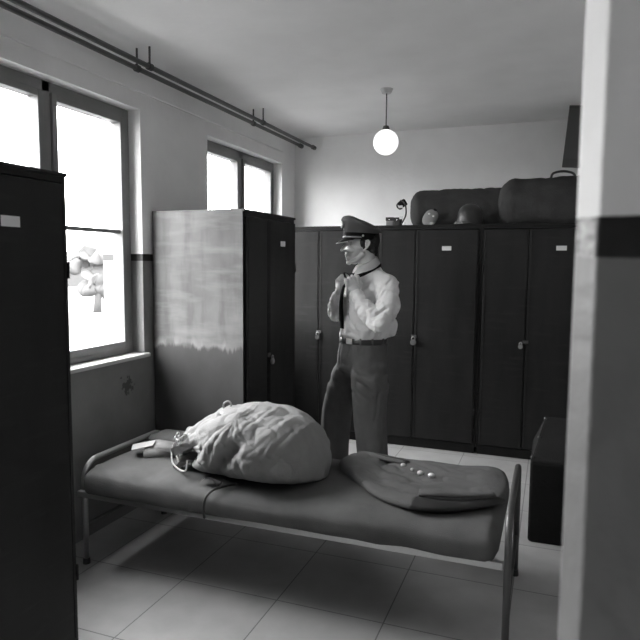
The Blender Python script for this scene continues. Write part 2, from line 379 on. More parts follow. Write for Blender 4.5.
# ================================================================== LOCKERS
def make_locker(W, D, H, label, mt_side=None, narrow=.30):
    r = thing('locker', label, 'locker')
    # local frame: front plane y=0 facing -y, x from 0 to W
    c = BM(); T = .018
    box(c, (0, .0, .055), (T, D, H), .002); box(c, (W-T, .0, .055), (W, D, H), .002)
    box(c, (T, .0, H-T-.006), (W-T, D, H-.001), .002); box(c, (T, .0, .055), (W-T, D, .075)); box(c, (T, D-.012, .075), (W-T, D-.002, H-T))
    box(c, (.012, .012, 0), (W-.012, D-.01, .055))
    box(c, (.0, -.012, H-.002), (W, D, H+.012), .003)      # top board with a lip
    body = obj('carcass', c, M_lock, r)
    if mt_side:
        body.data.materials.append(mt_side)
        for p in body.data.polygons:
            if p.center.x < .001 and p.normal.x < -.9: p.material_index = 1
    xs = .0205+narrow
    for a, e, wide in ((.0205, xs-.002, False), (xs+.002, W-.0205, True)):
        d = BM(); box(d, (a, -.018, .085), (e, .0, H-.03), .003)
        # raised rim on the door
        for q in ((a+.012, -.021, .097, a+.018, H-.042), (e-.018, -.021, .097, e-.012, H-.042)):
            box(d, (q[0], q[1], q[2]), (q[3], -.017, q[4]), .001)
        do = obj('door', d, M_lock, r)
        for z in (.35, 1.5):
            hg = BM(); hx = a-.002 if not wide else e+.002
            cone(hg, (hx, -.02, z-.03), (hx, -.02, z+.03), .005, .005, 10); obj('hinge', hg, M_lock, do, smooth=True)
        if wide:
            hw = BM(); mx = (a+e)/2
            box(hw, (mx-.037, -.0205, 1.643), (mx+.037, -.018, 1.678)); ho = obj('name_card', hw, M_card, do); 
    hs = BM(); box(hs, (xs-.022, -.024, .925), (xs+.022, -.017, .95), .002); tube(hs, [(xs, -.022, .93), (xs, -.036, .935), (xs, -.038, .925), (xs, -.022, .918)], .003, 8)
    obj('hasp', hs, M_dsteel, r)
    return r
HL = 1.838
lk = make_locker(.838, .555, HL, 'dark painted two-door locker of the back row, second from left, lamp hanging before it')
lk.location = (-1.372, 5.03, 0)
l2 = make_locker(.838, .555, HL, 'dark locker of the back row under the large duffel bag with a handle', narrow=.335); l2.location = (-.532, 5.03, 0)
for x, lab in ((-2.213, 'dark locker of the back row in the corner beside the standing man, nothing on top'),):
    c = copy_tree(lk); c.location = (x, 5.03, 0); c['label'] = lab
lk['label'] = 'dark locker of the back row under the long duffel bag and the helmet'
c2 = copy_tree(lk); c2.location = (.31, 5.03, 0); c2['label'] = 'dark locker at the right end of the back row, behind the partition wall'
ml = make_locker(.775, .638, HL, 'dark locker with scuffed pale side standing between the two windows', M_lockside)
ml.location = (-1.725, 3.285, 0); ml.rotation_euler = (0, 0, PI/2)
nl = make_locker(.838, .62, HL, 'near-black locker closest to the camera at the left edge, in front of the window')
nl.location = (-1.675, .972, 0); nl.rotation_euler = (0, 0, PI/2)

def padlock(loc, d, label, s=1, mt=None):
    r = thing('padlock', label, 'padlock', loc)
    d = Vector(d); a = math.atan2(d.x, -d.y)     # front of padlock towards d
    R = Matrix.Rotation(a, 4, 'Z'); 
    b = BM(); 
    t = bmesh.new(); bmesh.ops.create_cone(t, cap_ends=True, segments=28, radius1=.022*s, radius2=.022*s, depth=.018*s)
    bmesh.ops.bevel(t, geom=[e for e in t.edges if len(e.link_faces) == 2 and any(len(f.verts) > 4 for f in e.link_faces)], offset=.004*s, segments=2, affect='EDGES')
    merge(b, t, R @ Matrix.Translation((0, 0, -.03*s)) @ Matrix.Rotation(PI/2, 4, 'X')); obj('lock_body', b, mt or M_steel, r, smooth=False)
    b = BM(); tube(b, [R @ Vector(p) for p in ((-.012*s, 0, -.016*s), (-.012*s, 0, .002*s), (0, 0, .013*s), (.012*s, 0, .002*s), (.012*s, 0, -.016*s))], .0035*s, 8, smooth_n=4)
    obj('shackle', b, M_steel, r, smooth=True)
padlock((-1.052, 4.985, .925), (0, -1, 0), 'round steel padlock on the locker just right of the man', 1.1)
padlock((-.2115, 4.985, .925), (0, -1, 0), 'small bright padlock on the locker under the bag with handle', .8)
padlock((-1.893, 4.985, .925), (0, -1, 0), 'dull dark padlock on the corner locker left of the man', 1.0, M_dsteel)
padlock((-1.68, 3.606, .925), (1, 0, 0), 'padlock on the scuffed locker between the windows', .9)

# ================================================================== CEILING PIPES, LAMP
def pipe(x, y1, label):
    r = thing('pipe', label, 'pipe', (x, y1, 2.62), group=None)
    b = BM(); tube(b, [(x, -2.2, 2.62), (x, y1, 2.62)], .014, 12); obj('tube', b, M_pipe, r, world=True, smooth=True)
    b = BM(); cone(b, (x, y1-.03, 2.62), (x, y1+.02, 2.62), .02, .02, 14); obj('end_cap', b, M_pipe, r, world=True)
    for y in (-1.2, .2, 1.6, 3.0, 4.45):
        b = BM(); tube(b, [(x, y, 2.62), (x, y, ZC)], .006, 8); cone(b, (x, y-.015, 2.62), (x, y+.015, 2.62), .02, .02, 14); obj('hanger', b, M_pipe, r, world=True)
pipe(-2.24, 5.43, 'thin dark pipe under the ceiling, the one nearer the window wall')
pipe(-2.155, 5.54, 'thin dark pipe under the ceiling, the one farther from the window wall')
lx, ly, lz = -1.118, 4.25, 2.372
L = thing('pendant_lamp', 'white opal glass globe lamp hanging on a thin cord from the ceiling', 'lamp', (lx, ly, ZC))
b = BM(); ell(b, (lx, ly, lz), .0865, sub=5); obj('globe', b, M_globe, L, world=True, smooth=True)
b = BM(); cone(b, (lx, ly, lz+.078), (lx, ly, lz+.11), .03, .018); obj('lamp_holder', b, M_dsteel, L, world=True)
b = BM(); tube(b, [(lx, ly, lz+.1), (lx, ly, ZC)], .004, 8); obj('cord', b, M_pipe, L, world=True)
b = BM(); cone(b, (lx, ly, ZC-.03), (lx, ly, ZC), .03, .045); obj('ceiling_rose', b, M_sill, L, world=True)

# dark framed board hung askew high up, right
B_ = thing('wall_board', 'dark framed board hanging near the ceiling behind the pale wall edge', 'board', (.5, 5.0, 2.27))
ang = math.radians(4.5); RB = Matrix.Translation((.034, 5.0, 2.259)) @ Matrix.Rotation(ang, 4, 'Y')
b = BM(); box(b, (.0, -.012, .0), (.9, .012, .44)); merge_b = BM(); me_ = bpy.data.meshes.new('q'); b.to_mesh(me_); b.free(); merge_b.from_mesh(me_); bmesh.ops.transform(merge_b, matrix=RB, verts=merge_b.verts)
obj('panel', merge_b, mat('panel_grey', .07, .7), B_, world=True)
for q in ((0, -.02, 0, .9, .06), (0, -.02, .415, .9, .44)):
    b = BM(); box(b, (q[0], q[1], q[2]), (q[3], .02, q[4]), M=RB); obj('frame_rail', b, M_board, B_, world=True)
b = BM(); 
for x in (.2, .7): tube(b, [(x, 5.0, 2.62), (x, 5.0, ZC)], .005, 8)
obj('hook', b, M_dsteel, B_, world=True)

# ================================================================== THINGS ON THE LOCKERS
ZT = HL+.012
def duffel(name_label, x0, x1, yc, ry, rz_, seed, endseg, handle=None, straps=True):
    r = thing('duffel_bag', name_label, 'bag', ((x0+x1)/2, yc, ZT), group=None)
    b = BM(); rings = []; N = 60; S = 56
    for i in range(N+1):
        t = i/N; x = x0+(x1-x0)*t
        e = min(t, 1-t)*(x1-x0)/(endseg); k = 1 if e >= 1 else math.sqrt(max(0, 1-(1-e)**2)); k = max(k, .03)
        k = k**.8
        ring = []
        for j in range(S):
            a = 2*PI*j/S; cy = math.cos(a); cz = math.sin(a)
            cy = math.copysign(abs(cy)**.85, cy); cz = math.copysign(abs(cz)**.85, cz)
            rr = k*(1+.06*ns((x*4+seed, cy*1.5, cz*1.5))+.05*(valley((x*6+seed, cy*1.2+x, cz*1.4), 1.3)-.5)+.02*(valley((x*14+seed, cy*3, cz*3), 1.0)-.5))
            z = cz*rz_*rr
            if z < -rz_*.9: z = -rz_*.9
            ring.append((x, yc+cy*ry*rr, ZT+rz_*.9+z))
        rings.append(ring)
    loft(b, rings); obj('bag_body', b, M_canvas_d, r, world=True, smooth=True)
    for xs in ([x0+.16, x1-.16] if straps else []):
        s = BM(); pts = [(xs, yc+1.04*ry*math.copysign(abs(math.cos(a))**.85, math.cos(a)), ZT+rz_*.9+1.04*rz_*math.copysign(abs(math.sin(a))**.85, math.sin(a))) for a in [PI*(-.25)+k*PI*1.5/24 for k in range(25)]]
        pts = [(p[0], p[1], max(p[2], ZT+.005)) for p in pts]
        tube(s, pts, .014, 8, flat=.2, flatdir=(0, 0, 1)) if False else tube(s, pts, .006, 8)
        obj('strap', s, M_canvas_d, r, world=True, smooth=True)
    if handle:
        h = BM(); zt = ZT+rz_*1.88
        tube(h, [(handle-.085, yc-.05, zt-.01), (handle-.07, yc-.05, zt+.03), (handle, yc-.05, zt+.043), (handle+.07, yc-.05, zt+.025), (handle+.09, yc-.05, zt-.015)], .009, 8, smooth_n=5)
        obj('carry_handle', h, M_leather, r, world=True, smooth=True)
duffel('long lumpy dark duffel bag lying on the lockers behind the helmet', -1.195, -.24, 5.44, .14, .168, 3, .10, straps=False)
duffel('large dark duffel bag with a carry handle on the right lockers', -.430, .52, 5.145, .135, .185, 11, .13, handle=.045, straps=False)
# helmet
hx, hy = -.637, 5.10
H_ = thing('helmet', 'round dark steel helmet sitting on the lockers before the long duffel', 'helmet', (hx, hy, ZT))
b = BM(); rings = []
prof = [(.001, .165), (.036, .161), (.066, .149), (.088, .127), (.102, .097), (.109, .06), (.112, .03), (.116, .012), (.121, .003), (.117, .001), (.108, .008), (.1, .03), (.09, .09), (.05, .14), (.001, .15)]
loft(b, [[(hx+rr*.92*math.cos(2*PI*k/40), hy+rr*math.sin(2*PI*k/40), ZT+z) for k in range(40)] for rr, z in prof]); obj('helmet_shell', b, M_helm, H_, world=True, smooth=True)
b = BM(); tube(b, [(hx-.10, hy-.02, ZT+.03), (hx-.115, hy-.05, ZT+.008), (hx-.09, hy-.1, ZT+.006), (hx-.04, hy-.125, ZT+.006)], .006, 8, smooth_n=4, flat=.5); obj('chin_strap', b, M_canvas, H_, world=True, smooth=True)
# canteen in cloth cover leaning on the long duffel
C_ = thing('canteen', 'small pale covered canteen leaning against the long duffel bag', 'canteen', (-.955, 5.13, ZT))
b = BM(); RC = Matrix.Translation((-.965, 5.145, ZT+.062)) @ Euler((math.radians(-14), math.radians(28), 0)).to_matrix().to_4x4()
t = bmesh.new(); bmesh.ops.create_icosphere(t, subdivisions=4, radius=1)
for v in t.verts:
    v.co = Vector((math.copysign(abs(v.co.x)**.8, v.co.x)*.058, v.co.y*.03, math.copysign(abs(v.co.z)**.85, v.co.z)*.074))
merge(b, t, RC); obj('cover', b, M_canvas, C_, world=True, smooth=True)
b = BM(); cone(b, (0, 0, .06), (0, 0, .085), .014, .014); bmesh.ops.transform(b, matrix=RC, verts=b.verts); obj('screw_cap', b, M_black, C_, world=True)
b = BM()
for p in ((.02, -.031, .02), (-.02, -.031, .02)): ell(b, p, .009, sub=2)
bmesh.ops.transform(b, matrix=RC, verts=b.verts); obj('snap', b, M_gilt, C_, world=True, smooth=True)
b = BM(); ell(b, (-.94, 5.085, ZT+.014), (.018, .014, .0135)); tag(obj('tin', b, M_pale, smooth=True), 'tiny white rounded tin by the canteen on the lockers', 'tin')
# webbing belt with pouches
W_ = thing('equipment_belt', 'webbing equipment belt with pouches and metal buckles at the left end of the long duffel', 'belt', (-1.25, 5.15, ZT))
for k, (x, y, s) in enumerate(((-1.305, 5.16, .9), (-1.235, 5.14, .85))):
    b = BM(); box(b, (x-.037*s, y-.025, ZT+.001), (x+.037*s, y+.025, ZT+.08*s), .009, 3); po = obj('pouch', b, M_canvas if k == 0 else M_canvas_d, W_, world=True, smooth=True)
    b = BM(); box(b, (x-.039*s, y-.031, ZT+.05*s), (x+.039*s, y-.022, ZT+.083*s), .004); obj('flap', b, M_canvas_d, po, world=True)
    b = BM(); ell(b, (x, y-.033, ZT+.058*s), .007, sub=2); obj('stud', b, M_brass, po, world=True, smooth=True)
b = BM(); tube(b, [(-1.20, 5.13, ZT+.02), (-1.165, 5.12, ZT+.09), (-1.17, 5.12, ZT+.17), (-1.205, 5.13, ZT+.205), (-1.245, 5.14, ZT+.18), (-1.235, 5.14, ZT+.15), (-1.2, 5.13, ZT+.155)], .016, 10, smooth_n=5, flat=.35, flatdir=(1, 0, .2)); obj('belt_strap', b, M_leather, W_, world=True, smooth=True)
for q in ((-1.225, 5.105, .148, -1.19, 5.115, .168), (-1.215, 5.1, .055, -1.185, 5.11, .078), (-1.175, 5.1, .005, -1.163, 5.11, .03)):
    b = BM(); box(b, (q[0], q[1], ZT+q[2]), (q[3], q[4], ZT+q[5]), .003); obj('buckle', b, M_gilt, W_, world=True)
b = BM(); box(b, (-.034, -.02, -.028), (.034, .02, .028), .009, 3, M=Matrix.Translation((-1.20, 5.14, ZT+.185)) @ Euler((0, math.radians(-32), 0)).to_matrix().to_4x4()); obj('pouch', b, M_black, W_, world=True, smooth=True)

# ================================================================== BED
BX0, BX1, BY0, BY1, BZ = -2.14, -.155, 2.345, 3.12, .50
bed = thing('bed', 'narrow steel cot with a grey blanket-covered mattress across the foreground', 'bed', ((BX0+BX1)/2, (BY0+BY1)/2, 0))
b = BM()
for y in (BY0+.02, BY1-.02): box(b, (BX0-.02, y-.012, .372), (BX1+.02, y+.012, .402), .003)
for k in range(9):
    x = BX0+.15+k*(BX1-BX0-.3)/8; tube(b, [(x, BY0+.02, .382), (x, BY1-.02, .382)], .006, 8)
obj('bed_rail', b, M_steel, bed, world=True)
def end_frame(x, ztop, zlo=0):
    b = BM(); y0, y1 = BY0+max(.045, zlo), BY1-.03; r = .09
    pts = [(x, y0, .012), (x, y0, ztop-r)]+[(x, y0+r-r*math.cos(a), ztop-r+r*math.sin(a)) for a in [k*PI/16 for k in range(1, 9)]]
    pts += [(x, y1-r+r*math.sin(a), ztop-r+r*math.cos(a)) for a in [k*PI/16 for k in range(0, 9)]]+[(x, y1, .012)]
    tube(b, pts, .0145, 12)
    o = obj('end_frame', b, M_dsteel if x > -1 else M_steel, bed, world=True, smooth=True)
    c = BM(); tube(c, [(x, y0, .2), (x, y1, .2)], .01, 10); obj('cross_bar', c, M_dsteel, o, world=True, smooth=True)
    for y in (y0, y1):
        f = BM(); cone(f, (x, y, 0), (x, y, .03), .019, .017, 14); obj('rubber_foot', f, M_leather, o, world=True)
end_frame(-2.168, .528, .07); end_frame(-.118, .575)
# mattress with blanket
def matt_z(x, y):
    z = 0
    tx = (x-BX0)/(BX1-BX0); z += .024*max(0, min(1, (.30-tx)/.25))**1.5
    z += .012*ns((x*2.2, y*2.5, 0))+.006*ns((x*6, y*5, 3))
    d = math.hypot((x+1.95)*.9, (y-2.5)*1.0)
    w_ = math.exp(-(d/.55)**2)
    z += .009*w_*(ridge((x*3+y*5, y*1.2-x*1.5, 7), 1.6)-.5)
    z += .008*math.exp(-((x+1.6)/.35)**2)*(ridge((x*7-y*2, x*.6+y*2.5, 2), 1.5)-.5)
    z -= .02*math.exp(-(((x+1.35)/.42)**2+((y-2.75)/.3)**2))       # sags under the full bag
    return z
b = BM(); t = bmesh.new(); rings = []; NX = 130; S = 72
hw, hh = (BY1-BY0)/2, .068
for i in range(NX+1):
    tt = i/NX; x = BX0+(BX1-BX0)*tt
    e = min(tt, 1-tt)*(BX1-BX0)/.05; k = 1 if e >= 1 else math.sqrt(max(1e-4, 1-(1-e)**2)); ring = []
    for j in range(S):
        a = 2*PI*j/S; ca, sa = math.cos(a), math.sin(a); p = .30
        yy = math.copysign(abs(ca)**p, ca)*(hw-.06*(1-k)); zz = math.copysign(abs(sa)**.62, sa)*hh*max(k, .25)
        y = (BY0+BY1)/2+yy; z = BZ-hh+zz
        if sa > 0: z += matt_z(x, y)*min(1, sa*2.5)
        y += .005*ns((x*5, y*2, z*6))*(abs(ca)**3)
        y += -.005*(ridge((x*4, z*4, y), 1.0)-.5)*(1 if ca < -.9 else 0)
        ring.append((x, y, z))
    rings.append(ring)
loft(b, rings); mo = obj('mattress', b, M_blanket, bed, world=True, smooth=True)
b = BM(); tube(b, [(-1.34, 2.48, BZ+.008), (-1.375, 2.42, BZ+.010), (-1.405, 2.365, BZ+.004), (-1.42, 2.334, BZ-.025), (-1.425, 2.326, BZ-.07), (-1.425, 2.335, BZ-.115)], .006, 8, smooth_n=4)
tag(obj('cord', b, M_leather, smooth=True), 'thin dark cord running from under the canvas bag over the mattress edge', 'cord')

def bz(x, y): return BZ+matt_z(x, y)

# notebook/pouch on the bed
P_ = thing('pouch', 'small grey pouch with a pale folded-out flap lying left of the canvas bag', 'pouch', (-1.97, 2.75, BZ))
b = BM(); Rp = Matrix.Translation((-1.93, 2.735, bz(-1.93, 2.735)-.006)) @ Matrix.Rotation(math.radians(28), 4, 'Z')
t = bmesh.new(); loft(t, [[(-.085, -.09, 0), (.1, -.09, 0), (.1, -.09, .035), (-.03, -.09, .062), (-.085, -.09, .05)], [(-.085, .09, 0), (.1, .09, 0), (.1, .09, .03), (-.03, .09, .055), (-.085, .09, .045)]])
bmesh.ops.recalc_face_normals(t, faces=t.faces); bmesh.ops.bevel(t, geom=t.edges[:], offset=.006, segments=3, affect='EDGES'); merge(b, t, Rp); obj('pouch_body', b, M_canvas, P_, world=True, smooth=True)
b = BM(); t = bmesh.new(); loft(t, [[(-.145, -.085, .045), (-.035, -.085, .066), (-.035, -.085, .071), (-.145, -.085, .049)], [(-.145, .03, .043), (-.035, .03, .062), (-.035, .03, .067), (-.155, .03, .047)]]); merge(b, t, Rp); obj('flap', b, M_pale, P_, world=True)
# folded blanket / cushion by the wall end
K_ = BM(); rings = []
for i in range(25):
    tt = i/24; e = min(tt, 1-tt)/.14; k = 1 if e > 1 else math.sqrt(max(.02, 1-(1-e)**2)); x = -2.17+.30*tt
    rings.append([(x+.03*math.sin(3*tt), 3.0+.105*k*math.copysign(abs(math.cos(a))**.6, math.cos(a)), BZ+.018+(.016+.006*ns((x*9, a, 0)))*k*math.copysign(abs(math.sin(a))**.7, math.sin(a))) for a in [2*PI*j/32 for j in range(32)]])
loft(K_, rings); tag(obj('folded_blanket', K_, M_blanket, smooth=True), 'thin folded grey blanket at the far left corner of the bed', 'blanket')

# ------------------------------------------------------------------ big canvas bag on the bed
G_ = thing('canvas_bag', 'full pale canvas kit bag slumped on the bed with its roped mouth open', 'bag', (-1.35, 2.75, BZ))
keys = [  # x, top z, near y, far y
    (-1.72, .665, 2.53, 2.90), (-1.69, .685, 2.51, 2.92), (-1.64, .722, 2.48, 2.95), (-1.585, .768, 2.45, 2.99), (-1.49, .802, 2.415, 3.02), (-1.38, .824, 2.39, 3.04),
    (-1.26, .812, 2.385, 3.04), (-1.16, .778, 2.41, 3.02), (-1.09, .735, 2.46, 2.98), (-1.04, .68, 2.53, 2.94), (-1.005, .62, 2.63, 2.86), (-.995, .57, 2.72, 2.8)]
def kv(x, i):
    for a, c in zip(keys, keys[1:]):
        if a[0] <= x <= c[0]:
            t = (x-a[0])/(c[0]-a[0]); return a[i]*(1-t)+c[i]*t
    return keys[-1][i] if x > 0 or x > keys[-1][0] else keys[0][i]
b = BM(); rings = []; N = 190; S = 200
for i in range(N+1):
    t = i/N; x = keys[0][0]+(keys[-1][0]-keys[0][0])*t
    ztp, yn, yf = kv(x, 1), kv(x, 2), kv(x, 3); zb = BZ-.008
    ring = []
    for j in range(S):
        a = 2*PI*j/S; ca, sa = math.cos(a), math.sin(a)
        cy = math.copysign(abs(ca)**.9, ca); cz = math.copysign(abs(sa)**.85, sa)
        y = (yn+yf)/2+cy*(yf-yn)/2; h = (ztp-zb)/2; z = zb+h+cz*h
        mouthness = max(0, 1-t/.42)
        # folds fan out from the gathered mouth
        rx, rz = x+1.74, z-.60; rho = math.sqrt(rx*rx+rz*rz+(y-2.62)**2); th = math.atan2(rz, rx+.05)+.55*math.copysign(1, ca)*min(1, abs(ca)*2)
        d = .006*ns((x*5, y*5, z*5))
        amp = math.exp(-(rho/.42)**2)
        d += .050*math.exp(-(rho/.30)**2)*(valley((th*2.6, rho*1.3, 5+ca), 1.0)-.8) + .012*amp*(valley((th*5.0, rho*2.0, 2+ca), 1.0)-.6)
        kx, kz = x+1.36, z-.80; kr = math.hypot(kx, kz); kt = math.atan2(kz, kx)
        if ca < .2: d += .020*math.exp(-((kr-.20)/.17)**2)*min(1, (.2-ca)*2)*(valley((kt*1.9, kr*1.0, 8.2), 1.0)-.65)
        if ca < .3:
            wn = min(1, (.3-ca)*1.5)
            # the deep slanting valley on the side facing the room, and short pulls right of it
            u = (x+1.36)-(z-.64)*.75
            d -= .05*wn*math.exp(-(u/.035)**2)*math.exp(-((z-.64)/.10)**2)
            d += .006*wn*math.exp(-((x+1.2)/.2)**2)*(valley(((x-z*.7)*17, (x+z)*3.5, 3.3), 1.0)-.6)
        d += .014*(valley((x*3.3+z, y*4, z*4+4), 1.25)-.6)+.008*(valley((x*9, y*10, z*10+x*4), 1.1)-.5)
        n = Vector((0, cy, cz)); n.normalize(); d *= max(.15, min(1, (z-BZ)/.09))
        z2 = z+n.z*d; y2 = y+n.y*d
        if z < BZ+.01: z2 = max(z2, BZ-.012)
        sl = max(0, 1-t/.45)**1.3
        ring.append((x+sl*(.13*max(0, -cy)**.8-.05*max(0, sa)+.045*ns((a*1.9, 3, 3))), y2, z2))
    rings.append(ring)
# the open mouth: the cloth turns inwards
inner = []
c0 = Vector((0, 0, 0))
for p in rings[0]: c0 += Vector(p)
c0 /= S
mouth = []
for s, dx in ((.93, -.01), (.86, .012), (.80, .06), (.72, .13), (.5, .19), (.05, .21)):
    mouth.insert(0, [((p[0]+dx), c0.y+(p[1]-c0.y)*s, c0.z+(p[2]-c0.z)*s) for p in rings[0]])
loft(b, mouth+rings); bag = obj('bag_body', b, M_bag, G_, world=True, smooth=True)
# ragged gathered lip: several loose folds of cloth at the mouth
for k, (py, pz, L_, sd) in enumerate(((2.58, .60, .15, 1), (2.66, .55, .13, 5), (2.60, .53, .17, 8), (2.74, .62, .10, 12))):
    f = BM(); rr = []
    for i in range(17):
        t = i/16
        rr.append([(-1.735+L_*t*.9, py-.028*math.sin(PI*t)*1.0+(q-.5)*.10+.02*ns((t*3+sd, q*4, 0)), pz+.06*t+(.035*math.cos(q*PI*2+sd)*(1-.5*t))+.015*ns((t*4, q*3+sd, 2))) for q in [k2/14 for k2 in range(15)]])
    R_ = loft(f, rr, cap=False, closed_u=False)
    me = bpy.data.meshes.new('f'); 
    g = bmesh.ops.solidify(f, geom=f.faces[:], thickness=.004)
    obj('cloth_fold', f, M_bag, G_, world=True, smooth=True)
rp = BM(); tube(rp, [(-1.70, 2.60, .665), (-1.765, 2.62, .62), (-1.78, 2.61, .575), (-1.74, 2.555, .535), (-1.66, 2.50, .525), (-1.60, 2.46, .545), (-1.60, 2.47, .59)], .0045, 8, smooth_n=7); obj('draw_rope', rp, M_rope, G_, world=True, smooth=True)
rp = BM(); tube(rp, [(-1.695, 2.61, .67), (-1.74, 2.63, .625), (-1.755, 2.61, .575), (-1.70, 2.55, .54)], .0045, 8, smooth_n=7); obj('draw_rope', rp, M_rope, G_, world=True, smooth=True)
for p in ((-1.715, 2.55, .665), (-1.69, 2.53, .69), (-1.675, 2.51, .66)):
    g = BM(); t = [Vector(p)+Vector((.0, .011*math.cos(a), .011*math.sin(a))) for a in [2*PI*k/14 for k in range(14)]]; tube(g, t, .0035, 6, closed=True); obj('grommet', g, M_steel, G_, world=True, smooth=True)
g = BM(); tube(g, [(-1.575, 2.78, .775), (-1.575, 2.78, .80), (-1.555, 2.78, .815), (-1.535, 2.78, .81), (-1.53, 2.78, .785)], .005, 8, smooth_n=5); obj('bag_handle', g, M_bag, G_, world=True, smooth=True)
g = BM(); rr = []
for i in range(13):
    t = i/12; rr.append([(-1.50+.11*t, 2.415+.035*q+.01*math.sin(t*5), BZ+.012+.03*math.sin(PI*t)*(1-q)+.012*q) for q in (0, .25, .5, .75, 1)])
loft(g, rr, cap=False, closed_u=False); bmesh.ops.solidify(g, geom=g.faces[:], thickness=.004); obj('bag_flap', g, M_bag, G_, world=True, smooth=True)

# ------------------------------------------------------------------ uniform jacket on the bed
J_ = thing('uniform_jacket', 'dark uniform jacket with bright buttons laid flat on the right end of the bed', 'jacket', (-.55, 2.85, BZ))
out = catmull([(p[0], p[1], 0) for p in ((-1.0, 2.96), (-.985, 3.06), (-.90, 3.10), (-.78, 3.085), (-.62, 3.085), (-.48, 3.10), (-.34, 3.095), (-.20, 3.085), (-.158, 2.99), (-.15, 2.83), (-.175, 2.70),
     (-.28, 2.62), (-.37, 2.585), (-.48, 2.585), (-.60, 2.585), (-.72, 2.63), (-.84, 2.735), (-.93, 2.84))], 7, True)
cc = Vector((-.56, 2.87, 0)); b = BM(); NR = 46; rings = []
for i in range(NR+1):
    s = i/NR; ring = []
    for p in out:
        q = cc+(p-cc)*max(s, .004); x, y = q.x, q.y
        edge = min(1, (1-s)/.07); hgt = .026*math.sqrt(max(0, 1-(1-edge)**2))
        hgt += .024*math.exp(-((x+.93)/.09)**2)*min(1, (1-s)/.18)
        hgt += (.020*(valley((x*5+y*6, y*6-x*1.5, 4), 1.2)-.6)*math.exp(-((x+.75)/.22)**2)+.006*(valley((x*9, y*12, 2), 1.1)-.5))*min(1, (1-s)/.12)
        hgt += .012*ns((x*6, y*6, 8))*min(1, (1-s)/.12)
        ring.append((x, y, bz(x, y)+.002+hgt))
    rings.append(ring)
under = [[(p[0], p[1], bz(p[0], p[1])+.0) for p in rings[-1]], [(cc.x+(p[0]-cc.x)*.5, cc.y+(p[1]-cc.y)*.5, BZ-.012) for p in rings[-1]]]
loft(b, rings+under); jb = obj('jacket_body', b, M_jacket, J_, world=True, smooth=True)
def jz(x, y): return bz(x, y)+.03
def slab(name, pts, z, th, mt, par=J_):
    f = BM(); P = catmull([(p[0], p[1], 0) for p in pts], 5, True)
    loft(f, [[(p.x, p.y, jz(p.x, p.y)+z) for p in P], [(p.x, p.y, jz(p.x, p.y)+z+th) for p in P], [(P0.x, P0.y, jz(P0.x, P0.y)+z+th*1.4) for P0 in [Vector((sum(p.x for p in P)/len(P), sum(p.y for p in P)/len(P), 0)).lerp(p, .85) for p in P]]])
    return obj(name, f, mt, par, world=True, smooth=True)
slab('lapel', [(-.93, 3.09), (-.80, 3.06), (-.70, 3.02), (-.655, 2.985), (-.76, 2.995), (-.88, 3.04)], .004, .010, M_jacket)
slab('opening', [(-.86, 3.075), (-.76, 3.045), (-.67, 3.02), (-.64, 3.005), (-.69, 3.005), (-.78, 3.03)], .010, .006, M_lining)
# sleeve folded beneath the near edge, its dark opening towards the foot
g = BM(); tube(g, [(-.76, 2.66, BZ+.03), (-.69, 2.59, BZ+.028), (-.60, 2.54, BZ+.026), (-.50, 2.505, BZ+.027)], lambda t: .03+.028*min(1, t*1.6), 18, smooth_n=6, flat=.42, flatdir=(0, 0, 1)); obj('sleeve', g, M_jacket, J_, world=True, smooth=True)
g = BM(); tube(g, [(-.515, 2.505, BZ+.028), (-.43, 2.505, BZ+.027), (-.34, 2.545, BZ+.024), (-.22, 2.64, BZ+.022), (-.17, 2.70, BZ+.02)], lambda t: .057-.032*t, 18, smooth_n=6, flat=.42, flatdir=(0, 0, 1)); obj('dark_lining', g, M_lining, J_, world=True, smooth=True)
g = BM(); tube(g, [(-.50, 2.57, BZ+.048), (-.42, 2.575, BZ+.056), (-.33, 2.60, BZ+.052), (-.20, 2.69, BZ+.042)], lambda t: .03-.012*t, 12, smooth_n=6, flat=.5, flatdir=(0, 0, 1)); obj('hem_fold', g, M_jacket, J_, world=True, smooth=True)
for x, y, s in ((-.66, 2.955, .0135), (-.607, 2.92, .009), (-.56, 2.885, .0155), (-.498, 2.835, .016), (-.905, 3.09, .006)):
    # buttons ride on the cloth
    zb = BZ; dg = None
    best = min(jb.data.vertices, key=lambda v: (v.co.x+J_.location.x-x)**2+(v.co.y+J_.location.y-y)**2-(v.co.z*.02))
    zb = best.co.z+J_.location.z
    g = BM(); ell(g, (x, y, zb+s*.5), (s, s, s*.75), sub=3); obj('button', g, M_gilt, J_, world=True, smooth=True)

# ================================================================== DARK TRUNK lower right
T_ = thing('trunk', 'near-black trunk with a sloping lid standing beside the foot of the bed', 'trunk', (.2, 3.8, 0))
b = BM(); box(b, (-.074, 3.5, .0), (.52, 4.02, .455), .018, 4); obj('trunk_body', b, M_trunk, T_, world=True)
b = BM(); t = bmesh.new(); loft(t, [[(-.07, 3.515, .45), (-.07, 4.01, .45), (-.002, 4.01, .60)], [(.52, 3.515, .45), (.52, 4.01, .45), (.52, 4.01, .60)]]); bmesh.ops.recalc_face_normals(t, faces=t.faces); bmesh.ops.bevel(t, geom=t.edges[:], offset=.006, segments=2, affect='EDGES'); merge(b, t); obj('lid', b, mat('lid_fibre', .016, .75, spec=.15, bump=.3, bscale=40, var=.2), T_, world=True)
for k, t_ in enumerate((.08, .5, .93)):
    g = BM(); ell(g, (-.072+.07*t_, 3.52+.49*t_, .455+.145*t_), .009, sub=2); obj('stud', g, M_dsteel, T_, world=True, smooth=True)

# ================================================================== THE MAN
MX, MY = -1.2, 4.0
man = thing('person', 'man in pale shirt and peaked cap knotting his dark tie behind the bed', 'person', (MX, MY, 0))
